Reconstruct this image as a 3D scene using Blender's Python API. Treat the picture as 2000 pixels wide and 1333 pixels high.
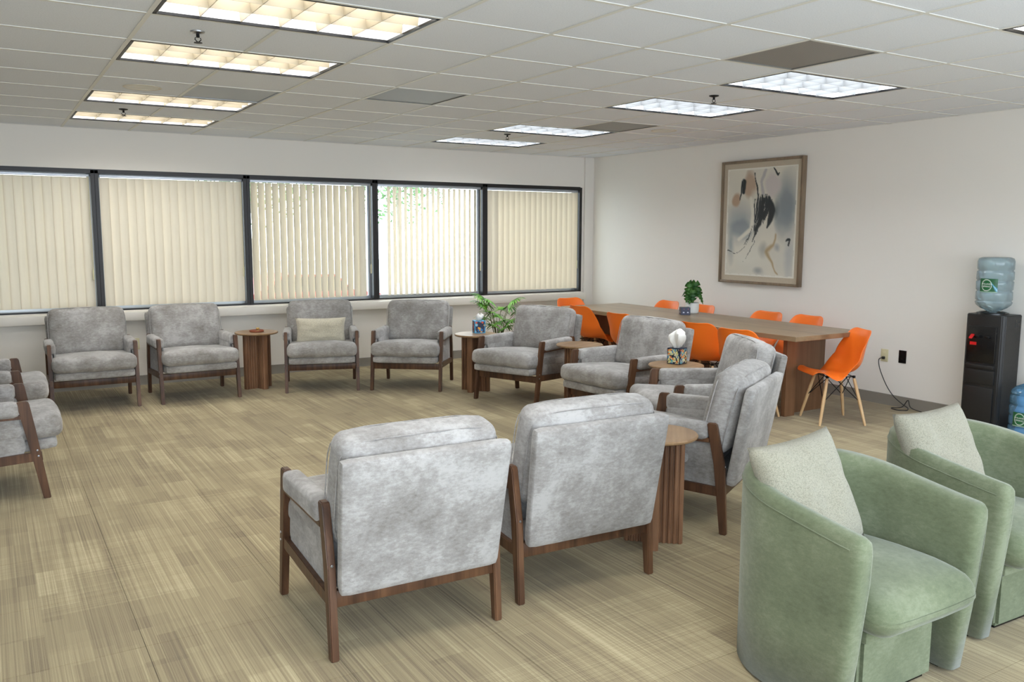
import bpy, bmesh, math, random
import numpy as np
from mathutils import Vector, Matrix, noise
random.seed(7)
PI = math.pi
S = bpy.context.scene
COL = S.collection
for o in list(bpy.data.objects): bpy.data.objects.remove(o)

# ---------------------------------------------------------------- camera, world, light, exposure
YAW, PITCH, ROLL, FPX = 0.5521, 0.1279, 0.0034, 1666.4
CAM = Vector((-0.717, -3.7313, 1.6058))
cam_d = bpy.data.cameras.new('camera'); cam = bpy.data.objects.new('camera', cam_d); COL.objects.link(cam)
cam_d.sensor_width = 36; cam_d.lens = FPX / 2000 * 36; cam_d.clip_start = .05; cam_d.clip_end = 300
fw = Vector((math.sin(YAW) * math.cos(PITCH), math.cos(YAW) * math.cos(PITCH), -math.sin(PITCH)))
rt = Vector((math.cos(YAW), -math.sin(YAW), 0)); up = rt.cross(fw)
r2 = math.cos(ROLL) * rt + math.sin(ROLL) * up; u2 = -math.sin(ROLL) * rt + math.cos(ROLL) * up
m = Matrix((r2, u2, -fw)).transposed().to_4x4(); m.translation = CAM
cam.matrix_world = m; S.camera = cam

W = bpy.data.worlds.new('world'); S.world = W; W.use_nodes = True
W.node_tree.nodes['Background'].inputs[0].default_value = (.86, .94, 1, 1)
W.node_tree.nodes['Background'].inputs[1].default_value = 6.5
S.view_settings.view_transform = 'Standard'; S.view_settings.look = 'None'
S.view_settings.gamma = 1; S.view_settings.use_curve_mapping = False
S.view_settings.exposure = 0.30
LAMP_STRENGTH = 11.5

def area(name, loc, rot, sx, sy, power, color):
    l = bpy.data.lights.new(name, 'AREA'); l.shape = 'RECTANGLE'; l.size = sx; l.size_y = sy; l.energy = power; l.color = color
    o = bpy.data.objects.new(name, l); COL.objects.link(o); o.location = loc; o.rotation_euler = rot
    return o
R90UP = PI / 2 + .12
# daylight through the windows of the wall behind the camera
area('rear_window_daylight', (1.2, -5.05, 1.35), (R90UP, 0, 0), 8.0, 2.1, 260, (.74, .86, 1))

# ---------------------------------------------------------------- materials
MATS = {}
def lin(c):
    return tuple(((x / 255) / 12.92 if x / 255 <= .04045 else ((x / 255 + .055) / 1.055) ** 2.4) for x in c) + (1,)
class N:
    def __init__(s, name):
        s.m = bpy.data.materials.new(name); s.m.use_nodes = True; s.t = s.m.node_tree; s.b = s.t.nodes['Principled BSDF']
        MATS[name] = s.m
    def n(s, typ, **k):
        x = s.t.nodes.new(typ)
        for a, b in k.items():
            if a.startswith('i_'): x.inputs[a[2:].replace('_', ' ')].default_value = b
            else: setattr(x, a, b)
        return x
    def l(s, a, b): s.t.links.new(a, b)
    def ramp(s, fac, stops):
        r = s.n('ShaderNodeValToRGB'); e = r.color_ramp.elements
        while len(e) < len(stops): e.new(.5)
        for q, (p, c) in zip(e, stops): q.position = p; q.color = c
        s.l(fac, r.inputs[0]); return r.outputs[0]
    def bump(s, h, strength=.3, dist=.01):
        b = s.n('ShaderNodeBump'); b.inputs['Strength'].default_value = strength; b.inputs['Distance'].default_value = dist
        s.l(h, b.inputs['Height']); s.l(b.outputs[0], s.b.inputs['Normal'])
    def math(s, op, a, b=None):
        x = s.n('ShaderNodeMath', operation=op)
        for i, v in enumerate((a, b)):
            if v is None: continue
            if isinstance(v, (int, float)): x.inputs[i].default_value = v
            else: s.l(v, x.inputs[i])
        return x.outputs[0]
    def coords(s, scale=(1, 1, 1), rnd=0, kind='Object'):
        tc = s.n('ShaderNodeTexCoord'); mp = s.n('ShaderNodeMapping'); mp.inputs['Scale'].default_value = scale
        src = tc.outputs[kind]
        if rnd:
            oi = s.n('ShaderNodeObjectInfo'); v = s.n('ShaderNodeVectorMath', operation='SCALE')
            cx = s.n('ShaderNodeCombineXYZ'); s.l(oi.outputs['Random'], cx.inputs[0]); s.l(oi.outputs['Random'], cx.inputs[1])
            s.l(cx.outputs[0], v.inputs[0]); v.inputs['Scale'].default_value = rnd
            a = s.n('ShaderNodeVectorMath', operation='ADD'); s.l(src, a.inputs[0]); s.l(v.outputs[0], a.inputs[1]); src = a.outputs[0]
        s.l(src, mp.inputs[0]); return mp.outputs[0]
    def noise(s, vec, scale, detail=3, rough=.5):
        x = s.n('ShaderNodeTexNoise'); x.inputs['Scale'].default_value = scale; x.inputs['Detail'].default_value = detail
        x.inputs['Roughness'].default_value = rough; s.l(vec, x.inputs['Vector']); return x.outputs['Fac']
def plain(name, c, rough=.5, metal=0, spec=.5, **k):
    a = N(name); a.b.inputs['Base Color'].default_value = lin(c); a.b.inputs['Roughness'].default_value = rough
    a.b.inputs['Metallic'].default_value = metal; a.b.inputs['Specular IOR Level'].default_value = spec
    nz = a.noise(a.coords(), 60, 2)
    mr = a.math('MULTIPLY_ADD', nz, .12); mr.node.inputs[2].default_value = max(rough - .06, 0); a.l(mr, a.b.inputs['Roughness'])
    return a.m
def M(n): return MATS[n]

def wood(name, c1, c2, c3, scale, rough=.4, axis=2, spec=.4):
    a = N(name); sc = [28, 28, 28]; sc[axis] = 1.6
    v = a.coords(tuple(x * scale for x in sc), rnd=3)
    n1 = a.noise(v, 1.0, 5, .62); n2 = a.noise(a.coords((3, 3, 3), rnd=5), 1.2, 2)
    f = a.math('ADD', a.math('MULTIPLY', n1, .75), a.math('MULTIPLY', n2, .3))
    a.l(a.ramp(f, [(.32, lin(c1)), (.52, lin(c2)), (.72, lin(c3))]), a.b.inputs['Base Color'])
    a.b.inputs['Roughness'].default_value = rough; a.b.inputs['Specular IOR Level'].default_value = spec
    a.bump(n1, .12, .002)
wood('walnut', (56, 38, 27), (88, 60, 42), (118, 84, 58), .9)
wood('fluted_wood', (92, 64, 45), (130, 93, 67), (160, 120, 90), .8)
wood('table_top_wood', (120, 92, 64), (146, 116, 84), (166, 136, 100), .7, .38, 0)
wood('laminate', (116, 96, 72), (142, 120, 92), (162, 140, 110), .35, .3, 1)
wood('laminate_base', (98, 68, 46), (122, 88, 62), (140, 104, 76), .35, .35, 2)
wood('beech', (196, 158, 112), (214, 178, 132), (228, 196, 152), .7, .45)
wood('frame_wood', (104, 88, 70), (126, 108, 88), (142, 124, 102), .6, .5)

def fabric(name, dark, midc, light, sheen=.35, blot=3.2, rough=.92):
    a = N(name); v = a.coords(rnd=9)
    n1 = a.noise(v, blot, 6, .68); n2 = a.noise(a.coords((1, 1, 2.2), rnd=4), 38, 4, .7); n3 = a.noise(v, 420, 2, .6)
    f = a.math('ADD', a.math('MULTIPLY', n1, .62), a.math('ADD', a.math('MULTIPLY', n2, .3), a.math('MULTIPLY', n3, .1)))
    a.l(a.ramp(f, [(.36, lin(dark)), (.5, lin(midc)), (.6, lin(light))]), a.b.inputs['Base Color'])
    a.b.inputs['Roughness'].default_value = rough; a.b.inputs['Specular IOR Level'].default_value = .15
    a.b.inputs['Sheen Weight'].default_value = sheen; a.b.inputs['Sheen Roughness'].default_value = .45
    a.bump(a.math('ADD', n3, a.math('MULTIPLY', n2, .6)), .25, .003)
fabric('grey_velvet', (124, 119, 114), (155, 151, 147), (180, 177, 174), .3, 5)
fabric('green_velvet', (90, 98, 74), (108, 116, 90), (124, 131, 106), .3, 2.2)
def boucle(name, c1, c2):
    a = N(name); v = a.coords(); n1 = a.noise(v, 170, 4, .75)
    vo = a.n('ShaderNodeTexVoronoi'); vo.inputs['Scale'].default_value = 330; a.l(v, vo.inputs['Vector'])
    f = a.math('ADD', a.math('MULTIPLY', n1, .8), a.math('MULTIPLY', vo.outputs['Distance'], .35))
    a.l(a.ramp(f, [(.35, lin(c1)), (.62, lin(c2))]), a.b.inputs['Base Color'])
    a.b.inputs['Roughness'].default_value = .95; a.b.inputs['Sheen Weight'].default_value = .2; a.bump(f, .6, .006)
boucle('cream_boucle', (150, 142, 120), (220, 212, 190)); boucle('sage_boucle', (112, 110, 94), (156, 152, 134))

plain('wall_paint', (234, 229, 221), .85, 0, .25)
plain('sill_paint', (232, 226, 216), .5)
plain('baseboard_vinyl', (138, 132, 122), .55)
plain('tbar_white', (224, 222, 214), .5)
plain('bronze_frame', (44, 42, 42), .4, .3)
plain('headrail', (190, 194, 200), .35, .5)
plain('orange_plastic', (255, 124, 38), .32)
plain('black_metal', (22, 22, 24), .4, .6); plain('steel', (170, 172, 176), .3, 1)
plain('black_plastic', (32, 31, 31), .42); plain('gloss_black', (14, 14, 16), .25)
plain('red_plastic', (208, 28, 30), .35); plain('blue_plastic', (40, 80, 190), .35)
plain('pot_white', (226, 226, 222), .35); plain('soil', (48, 38, 30), .9)
plain('cream_plastic', (214, 206, 168), .45); plain('paper_white', (240, 238, 232), .9, 0, .1)
plain('terracotta', (142, 78, 52), .55); plain('brass', (190, 160, 96), .35, .8)
plain('white_ink', (240, 240, 240), .6); plain('grey_stem', (96, 104, 60), .7)
plain('plenum_black', (16, 16, 16), .9)
plain('asphalt', (150, 152, 154), .9); plain('car_paint_red', (150, 48, 44), .3); 
plain('tyre', (24, 24, 24), .8); plain('bark', (150, 138, 122), .9); plain('outdoor_leaf', (88, 122, 74), .8); plain('speaker_cream', (214, 206, 190), .7)

def leafmat(name, c1, c2):
    a = N(name); n1 = a.noise(a.coords(rnd=3), 14, 3)
    a.l(a.ramp(n1, [(.35, lin(c1)), (.65, lin(c2))]), a.b.inputs['Base Color']); a.b.inputs['Roughness'].default_value = .4
    a.b.inputs['Subsurface Weight'].default_value = .0
leafmat('palm_green', (58, 124, 38), (122, 178, 60)); leafmat('leaf_green', (44, 98, 42), (88, 142, 66))

def ceiling_mat():
    a = N('ceiling_tile'); v = a.coords(rnd=7); n1 = a.noise(v, 160, 3, .7); n2 = a.noise(v, 900, 1)
    a.l(a.ramp(n1, [(.3, lin((216, 219, 224))), (.5, lin((232, 235, 240)))]), a.b.inputs['Base Color'])
    a.b.inputs['Roughness'].default_value = .95; a.b.inputs['Specular IOR Level'].default_value = .1; a.bump(n2, .15, .002)
ceiling_mat()
def perf_mat(name, c1, c2, metal):
    a = N(name); v = a.coords(); vo = a.n('ShaderNodeTexVoronoi'); vo.inputs['Scale'].default_value = 120
    vo.inputs['Randomness'].default_value = 0; a.l(v, vo.inputs['Vector'])
    a.l(a.ramp(vo.outputs['Distance'], [(.3, lin(c1)), (.45, lin(c2))]), a.b.inputs['Base Color'])
    a.b.inputs['Roughness'].default_value = .45; a.b.inputs['Metallic'].default_value = metal
perf_mat('vent_grey', (90, 88, 84), (150, 148, 142), .1); perf_mat('vent_silver', (130, 134, 140), (188, 194, 202), .2)

def carpet_mat():
    a = N('carpet'); g = a.n('ShaderNodeNewGeometry'); sp = a.n('ShaderNodeSeparateXYZ'); a.l(g.outputs['Position'], sp.inputs[0])
    X, Y = sp.outputs[0], sp.outputs[1]
    def wn(x, y, k):
        c = a.n('ShaderNodeCombineXYZ'); a.l(x, c.inputs[0])
        if isinstance(y, (int, float)): c.inputs[1].default_value = y
        else: a.l(y, c.inputs[1])
        c.inputs[2].default_value = k
        w = a.n('ShaderNodeTexWhiteNoise', noise_dimensions='3D'); a.l(c.outputs[0], w.inputs['Vector']); return w.outputs['Value']
    def fl(x, s): return a.math('FLOOR', a.math('MULTIPLY', x, s))
    def block(w, L, k):
        ix = fl(X, 1 / w); off = a.math('MULTIPLY', wn(ix, 0.0, k), L)
        iy = fl(a.math('ADD', Y, off), 1 / L); return wn(ix, iy, k + .5)
    b1 = block(.1524, .46, 1.0); b2 = block(.61, .31, 2.0); b3 = block(.0762, .30, 3.0)
    def streak(sx, sy, sc):
        c = a.n('ShaderNodeCombineXYZ'); a.l(a.math('MULTIPLY', X, sx), c.inputs[0]); a.l(a.math('MULTIPLY', Y, sy), c.inputs[1])
        return a.noise(c.outputs[0], sc, 3, .6)
    s1 = streak(1, .004, 150); s2 = streak(1, .012, 42); s3 = streak(.012, 1, 130)
    cross = a.math('GREATER_THAN', b2, .70)
    s4 = a.math('MULTIPLY', a.math('SUBTRACT', s1, .5), 1.05)
    s5 = a.math('MULTIPLY', a.math('SUBTRACT', s2, .5), .35)
    s6 = a.math('MULTIPLY', a.math('SUBTRACT', s3, .5), a.math('MULTIPLY', cross, .55))
    bb = a.math('ADD', a.math('MULTIPLY', a.math('SUBTRACT', b1, .5), .17), a.math('ADD', a.math('MULTIPLY', a.math('SUBTRACT', b3, .5), .15), a.math('MULTIPLY', a.math('SUBTRACT', b2, .5), .10)))
    f = a.math('ADD', a.math('ADD', .5, bb), a.math('ADD', s4, a.math('ADD', s5, s6)))
    big = a.n('ShaderNodeTexNoise'); big.inputs['Scale'].default_value = 330; big.inputs['Detail'].default_value = 2; a.l(g.outputs['Position'], big.inputs['Vector'])
    f = a.math('ADD', f, a.math('MULTIPLY', a.math('SUBTRACT', big.outputs['Fac'], .5), .35))
    a.l(a.ramp(f, [(.12, lin((112, 97, 77))), (.36, lin((141, 126, 97))), (.58, lin((162, 147, 113))), (.85, lin((192, 178, 142)))]), a.b.inputs['Base Color'])
    a.b.inputs['Roughness'].default_value = .97; a.b.inputs['Specular IOR Level'].default_value = .08
    a.b.inputs['Sheen Weight'].default_value = .15; a.bump(f, .35, .004)
carpet_mat()

def slat_mat():
    a = N('slat_vinyl'); t = a.t; a.b.inputs['Base Color'].default_value = lin((222, 210, 182)); a.b.inputs['Roughness'].default_value = .5
    tr = a.n('ShaderNodeBsdfTranslucent'); tr.inputs[0].default_value = lin((246, 236, 214)); mx = a.n('ShaderNodeMixShader'); mx.inputs[0].default_value = .065
    n1 = a.noise(a.coords((1, 1, .05)), 30, 2); a.l(a.ramp(n1, [(.3, lin((216, 202, 178))), (.7, lin((224, 211, 188)))]), a.b.inputs['Base Color'])
    a.l(a.b.outputs[0], mx.inputs[1]); a.l(tr.outputs[0], mx.inputs[2]); a.l(mx.outputs[0], t.nodes['Material Output'].inputs[0])
slat_mat()
def glassy(name, tint, clear, rough=.05, diff=None):
    a = N(name); t = a.t; tr = a.n('ShaderNodeBsdfTransparent'); tr.inputs[0].default_value = tint
    gl = a.n('ShaderNodeBsdfGlossy'); gl.inputs['Roughness'].default_value = rough
    lw = a.n('ShaderNodeLayerWeight'); lw.inputs[0].default_value = .35
    fac = a.math('MULTIPLY', lw.outputs['Fresnel'], clear); mx = a.n('ShaderNodeMixShader'); a.l(fac, mx.inputs[0])
    base = tr.outputs[0]
    if diff:
        df = a.n('ShaderNodeBsdfDiffuse'); df.inputs[0].default_value = diff; m2 = a.n('ShaderNodeMixShader'); m2.inputs[0].default_value = .3
        a.l(tr.outputs[0], m2.inputs[1]); a.l(df.outputs[0], m2.inputs[2]); base = m2.outputs[0]
    a.l(base, mx.inputs[1]); a.l(gl.outputs[0], mx.inputs[2]); a.l(mx.outputs[0], t.nodes['Material Output'].inputs[0])
    t.nodes.remove(a.b)
glassy('window_glass', (.93, .96, .96, 1), .5)
glassy('clear_bottle', (.66, .80, .84, 1), .9, .08, (.62, .74, .78, 1))
glassy('blue_bottle', (.36, .66, .92, 1), 1.0, .08, (.25, .55, .85, 1))
def lampmat(name, c, k):
    a = N(name); e = a.n('ShaderNodeEmission'); e.inputs[0].default_value = c
    v = a.coords((1, 3.4, 1)); w = a.n('ShaderNodeTexWave', bands_direction='Y'); w.inputs['Scale'].default_value = 1.6; a.l(v, w.inputs['Vector'])
    s = a.math('MULTIPLY_ADD', w.outputs['Fac'], .8 * k); s.node.inputs[2].default_value = .6 * k
    a.l(s, e.inputs[1]); a.l(e.outputs[0], a.t.nodes['Material Output'].inputs[0]); a.t.nodes.remove(a.b)
lampmat('lamp_warm', (.99, .98, .95, 1), LAMP_STRENGTH); lampmat('lamp_cool', (.93, .97, 1, 1), LAMP_STRENGTH)
plain('louver_warm', (134, 124, 104), .4); plain('louver_white', (132, 134, 136), .35); plain('housing_white', (200, 200, 198), .4)
def vcol(name, rough=.7):
    a = N(name); at = a.n('ShaderNodeVertexColor'); at.layer_name = 'Col'; a.l(at.outputs[0], a.b.inputs['Base Color'])
    a.b.inputs['Roughness'].default_value = rough; return a.m
vcol('print_matte'); vcol('print_gloss', .35)
boucle('linen_mat', (178, 164, 142), (196, 182, 160))

# ---------------------------------------------------------------- geometry helpers
class MB:
    def __init__(s): s.bm = bmesh.new()
    def add(s, tmp, mat=None):
        if mat is not None: bmesh.ops.transform(tmp, matrix=mat, verts=tmp.verts)
        me = bpy.data.meshes.new('tmp'); tmp.to_mesh(me); tmp.free(); s.bm.from_mesh(me); bpy.data.meshes.remove(me); return s
    def box(s, size, loc=(0, 0, 0), rot=(0, 0, 0), bev=0, seg=2):
        t = bmesh.new(); bmesh.ops.create_cube(t, size=1); bmesh.ops.scale(t, vec=size, verts=t.verts)
        if bev: bmesh.ops.bevel(t, geom=t.edges[:] + t.verts[:], offset=bev, segments=seg, profile=.5, affect='EDGES')
        return s.add(t, Matrix.Translation(loc) @ Matrix.Rotation(rot[2], 4, 'Z') @ Matrix.Rotation(rot[1], 4, 'Y') @ Matrix.Rotation(rot[0], 4, 'X'))
    def span(s, a, b, bev=0, seg=2):
        a, b = Vector(a), Vector(b); return s.box(tuple(b - a), tuple((a + b) / 2), bev=bev, seg=seg)
    def prism(s, pts, plane, lo, hi, bev=0, seg=2):
        """extrude a polygon; plane 'yz' extrudes along x, 'xy' along z, 'xz' along y"""
        t = bmesh.new(); f = {'yz': lambda p, h: (h, p[0], p[1]), 'xy': lambda p, h: (p[0], p[1], h), 'xz': lambda p, h: (p[0], h, p[1])}[plane]
        a = [t.verts.new(f(p, lo)) for p in pts]; b = [t.verts.new(f(p, hi)) for p in pts]
        t.faces.new(a); t.faces.new(b[::-1]); n = len(pts)
        for i in range(n): t.faces.new((a[i], b[i], b[(i + 1) % n], a[(i + 1) % n]))
        bmesh.ops.recalc_face_normals(t, faces=t.faces)
        if bev: bmesh.ops.bevel(t, geom=t.edges[:], offset=bev, segments=seg, affect='EDGES')
        return s.add(t)
    def lathe(s, prof, n=32, loc=(0, 0, 0), mat=None, cap=True):
        t = bmesh.new(); rings = []
        for r, z in prof:
            rings.append([t.verts.new((r * math.cos(2 * PI * i / n), r * math.sin(2 * PI * i / n), z)) for i in range(n)] if r > 1e-6 else [t.verts.new((0, 0, z))])
        for a, b in zip(rings, rings[1:]):
            for i in range(n):
                j = (i + 1) % n
                if len(a) == 1 and len(b) == 1: continue
                if len(a) == 1: t.faces.new((a[0], b[i], b[j]))
                elif len(b) == 1: t.faces.new((a[i], b[0], a[j]))
                else: t.faces.new((a[i], b[i], b[j], a[j]))
        if cap:
            for r_ in (rings[0], rings[-1]):
                if len(r_) > 1: t.faces.new(r_)
        bmesh.ops.recalc_face_normals(t, faces=t.faces)
        return s.add(t, (mat or Matrix()) @ Matrix.Translation(loc) if mat is None else Matrix.Translation(loc) @ mat)
    def tube(s, pts, r, n=8, closed=False):
        pts = [Vector(p) for p in pts]; t = bmesh.new(); rings = []; L = len(pts); nrm = None
        for i, p in enumerate(pts):
            d = (pts[(i + 1) % L] - pts[i - 1]) if closed or 0 < i < L - 1 else (pts[1] - pts[0] if i == 0 else pts[-1] - pts[-2])
            d.normalize()
            if nrm is None: nrm = d.orthogonal().normalized()
            nrm = (nrm - d * nrm.dot(d)).normalized(); bn = d.cross(nrm); rr = r[i] if isinstance(r, (list, tuple)) else r
            rings.append([t.verts.new(p + rr * (math.cos(2 * PI * k / n) * nrm + math.sin(2 * PI * k / n) * bn)) for k in range(n)])
        pr = list(zip(rings, rings[1:])) + ([(rings[-1], rings[0])] if closed else [])
        for a, b in pr:
            for k in range(n): t.faces.new((a[k], b[k], b[(k + 1) % n], a[(k + 1) % n]))
        if not closed: t.faces.new(rings[0]); t.faces.new(rings[-1])
        bmesh.ops.recalc_face_normals(t, faces=t.faces); return s.add(t)
    def soft(s, size, rad, puff=(0, 0, 0), cuts=12, wr=.0, seed=0, fn=None):
        """rounded, puffed cushion block centred on the origin"""
        t = bmesh.new(); bmesh.ops.create_cube(t, size=2); bmesh.ops.subdivide_edges(t, edges=t.edges[:], cuts=cuts, use_grid_fill=True)
        h = Vector(size) / 2; r = min(rad, min(h) * .98)
        for v in t.verts:
            c = v.co.copy()
            # denser towards the borders
            c = Vector([math.sin(x * PI / 2) * .5 + x * .5 for x in c]); p = Vector((c.x * h.x, c.y * h.y, c.z * h.z))
            inner = Vector([max(-(h[i] - r), min(h[i] - r, p[i])) for i in range(3)]); d = p - inner
            if d.length > 1e-9: p = inner + d.normalized() * r
            q = [p[i] / h[i] for i in range(3)]
            for i in range(3):
                j, k = (i + 1) % 3, (i + 2) % 3
                p[i] += q[i] * puff[i] * max(0, 1 - q[j] ** 2) * max(0, 1 - q[k] ** 2)
            if wr: 
                nz = noise.noise(Vector((p.x * 7 + seed, p.y * 7, p.z * 5))) + .5 * noise.noise(Vector((p.x * 19 + seed, p.y * 15, p.z * 9)))
                p += Vector(q).normalized() * nz * wr
            if fn: p = fn(p)
            v.co = p
        return s.add(t)
    def xf(s, mat): bmesh.ops.transform(s.bm, matrix=mat, verts=s.bm.verts); return s
    def build(s, name, mat, parent=None, angle=35, loc=None, rot=None):
        me = bpy.data.meshes.new(name); s.bm.to_mesh(me); s.bm.free()
        me.shade_smooth(); me.set_sharp_from_angle(angle=math.radians(angle))
        if mat: me.materials.append(M(mat) if isinstance(mat, str) else mat)
        o = bpy.data.objects.new(name, me); COL.objects.link(o); o.parent = parent
        if loc is not None: o.location = loc
        if rot is not None: o.rotation_euler = rot
        return o
def TR(loc=(0, 0, 0), rx=0, ry=0, rz=0):
    return Matrix.Translation(loc) @ Matrix.Rotation(rz, 4, 'Z') @ Matrix.Rotation(ry, 4, 'Y') @ Matrix.Rotation(rx, 4, 'X')
def thing(name, label, cat, loc=(0, 0, 0), rz=0, group=None, rot=None):
    o = bpy.data.objects.new(name, None); COL.objects.link(o); o.location = loc; o.rotation_euler = rot or (0, 0, rz)
    o.empty_display_size = .1; return tag(o, label, cat, group)
def tag(o, label, cat, group=None):
    o['label'] = label; o['category'] = cat
    if group: o['group'] = group
    return o
def struct(o): o['kind'] = 'structure'; return o
def copy_tree(o, parent=None):
    c = o.copy(); COL.objects.link(c); c.parent = parent
    for ch in list(o.children): copy_tree(ch, c)
    return c
def instance(me, name, parent, loc=(0, 0, 0), rot=(0, 0, 0), scale=(1, 1, 1)):
    o = bpy.data.objects.new(name, me); COL.objects.link(o); o.parent = parent; o.location = loc; o.rotation_euler = rot; o.scale = scale; return o

# ---------------------------------------------------------------- room shell
XL, XR, YB, YW, H = -3.6, 6.43, -5.2, 5.784, 2.6
ZT, ZB = 2.197, .788
WX = [0.2625 + 1.4908 * k for k in range(-2, 5)]      # mullion centres; WX[-1] is the right end
fl = MB(); fl.span((XL - .2, YB - .2, -.2), (XR + .2, YW + .2, -.0125)); fl = struct(fl.build('floor', 'asphalt'))
tile = MB(); tile.box((.6085, .6085, .012), (0, 0, -.006), bev=.0008, seg=1)
t0 = tile.build('carpet_tile', 'carpet', fl); tm = t0.data; first = True
nx = math.ceil((XR - XL) / .61); ny = math.ceil((YW - YB) / .61)
for i in range(nx):
    for j in range(ny):
        x = XR - .305 - .61 * i; y = YW - .305 - .61 * j
        if x < -1.9 or y < -4.4: continue
        if first: t0.location = (x, y, 0); first = False
        else: instance(tm, 'carpet_tile', fl, (x, y, 0))
rest = MB(); rest.span((XL, YB, -.012), (XR, -4.49, -.0005)); rest.span((XL, -4.49, -.012), (-1.8, YW, -.0005)); rest.build('carpet_edge', 'carpet', fl)

wb = MB()
wb.span((XL, YW, 0), (XR, YW + .2, ZB)); wb.span((XL, YW, ZT), (XR, YW + .2, H + .2))
wb.span((XL, YW, ZB), (WX[0] - .03, YW + .2, ZT)); wb.span((WX[-1] + .03, YW, ZB), (XR, YW + .2, ZT))
struct(wb.build('wall_back', 'wall_paint'))
struct(MB().span((WX[-1] + .06, YW - .03, 0), (XR, YW, H)).build('trim_1', 'wall_paint'))      # shallow pilaster in the corner
struct(MB().span((XR, YB - .2, 0), (XR + .2, YW + .2, H + .2)).build('wall_right', 'wall_paint'))
struct(MB().span((XL - .2, YB - .2, 0), (XL, YW + .2, H + .2)).build('wall_left', 'wall_paint'))
struct(MB().span((XL, YB - .2, 0), (XR, YB, H + .2)).build('wall_front', 'wall_paint'))
def baseboard(name, a, b, axis):
    mb = MB()
    if axis == 'x': mb.prism([(b, 0), (b, .1), (b - .004, .102), (b - .009, .098), (b - .009, .02), (b - .016, .0)], 'yz', a[0], a[1])
    else: mb.prism([(b, 0), (b, .1), (b - .004, .102), (b - .009, .098), (b - .009, .02), (b - .016, .0)], 'xz', a[0], a[1])
    struct(mb.build(name, 'baseboard_vinyl'))
baseboard('baseboard_back', (XL, WX[-1] + .06), YW, 'x'); baseboard('baseboard_right', (YB, YW - .03), XR, 'y')
sill = MB(); sill.span((XL, YW - .075, ZB - .105), (WX[-1] + .055, YW + .0, ZB - .012), bev=.008); sill.span((XL, YW - .01, ZB - .03), (WX[-1] + .03, YW + .10, ZB - .012))
struct(sill.build('trim_2', 'sill_paint'))

# windows: dark bronze frames with glass
for k in range(6):
    x0, x1 = WX[k], WX[k + 1]
    fr = MB(); y0, y1 = YW - .004, YW + .16
    fr.span((x0 - .001, y0, ZT - .035), (x1 + .001, y1, ZT + .008), bev=.002, seg=1)
    fr.span((x0 - .001, y0 + .01, ZB - .012), (x1 + .001, y1, ZB + .018), bev=.002, seg=1)
    fr.span((x0, y0, ZB), (x0 + .036, y1, ZT), bev=.002, seg=1); fr.span((x1 - .036 if k < 5 else x1 - .012, y0, ZB), (x1 if k < 5 else x1 + .03, y1, ZT), bev=.002, seg=1)
    w = struct(fr.build('window_%d' % (k + 1), 'bronze_frame'))
    MB().span((x0 + .03, YW + .13, ZB + .01), (x1 - .01, YW + .136, ZT - .03)).build('glass_pane', 'window_glass', w)
    MB().span((x0 + .036, YW + .10, ZB + .018), (x1 - .03, YW + .13, ZB + .05)).span((x0 + .036, YW + .10, ZB + .05), (x0 + .062, YW + .13, ZT - .035)).span((x1 - .062, YW + .10, ZB + .05), (x1 - .036, YW + .13, ZT - .035)).build('sash', 'headrail', w)

# vertical blinds
slat = MB(); nseg = 6
ts = bmesh.new(); sw = .089; sh = ZT - .07 - (ZB + .045)
ring = [(-sw / 2 + sw * i / nseg, .005 * (1 - (2 * i / nseg - 1) ** 2)) for i in range(nseg + 1)]
bot = [ts.verts.new((x, y, -sh)) for x, y in ring]; top = [ts.verts.new((x, y, 0)) for x, y in ring]
for i in range(nseg): ts.faces.new((bot[i], bot[i + 1], top[i + 1], top[i]))
slat.add(ts)
slat_o = slat.build('slat', 'slat_vinyl'); slat_me = slat_o.data; bpy.data.objects.remove(slat_o)
BL = [('beige vertical blind, closed, out of view at the far left end of the window wall', 4), ('closed flat beige blind in the leftmost window of the row, at the photo edge', 5),
      ('closed flat beige vertical blind above the two armchairs left of the fluted table', -6), ('half turned cream vertical blind in the third window, behind the armchair with cushion', 20),
      ('open cream vertical blind with bright daylight gaps between its slats', 40), ('cream vertical blind in the window nearest the room corner', -36)]
for k in range(6):
    x0, x1 = WX[k] + .045, WX[k + 1] - (.045 if k < 5 else .02); lab, ang = BL[k]
    b = thing('vertical_blind', lab, 'blind', ((x0 + x1) / 2, YW + .045, ZT - .036), 0, 'vertical blinds in the window wall'); w = (x1 - x0) / 2
    MB().box((2 * w, .04, .03), (0, 0, -.016), bev=.004).build('headrail', 'headrail', b)
    n = 17; gap_l = .0 if k != 4 else .10
    a0, a1 = -w + .045 + gap_l, w - .045 - (.06 if k == 3 else .03 if k == 4 else 0)
    for i in range(n):
        x = a0 + (a1 - a0) * i / (n - 1); an = ang + random.uniform(-.6, .6)
        if k == 5 and i == 0: an = 2
        if k == 3 and i == n - 1: an = 5
        instance(slat_me, 'slat', b, (x, .004 * (i % 2) * (abs(ang) < 10), -.034), (0, 0, math.radians(an)))
    MB().tube([(w - .012, -.026, -.03), (w - .012, -.028, -.95)], .003, 6).lathe([(0, -1.06), (.008, -1.055), (.009, -.96), (.004, -.94), (0, -.94)], 10, (w - .012, -.028, 0)).build('tilt_wand', 'cream_plastic', b)

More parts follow.
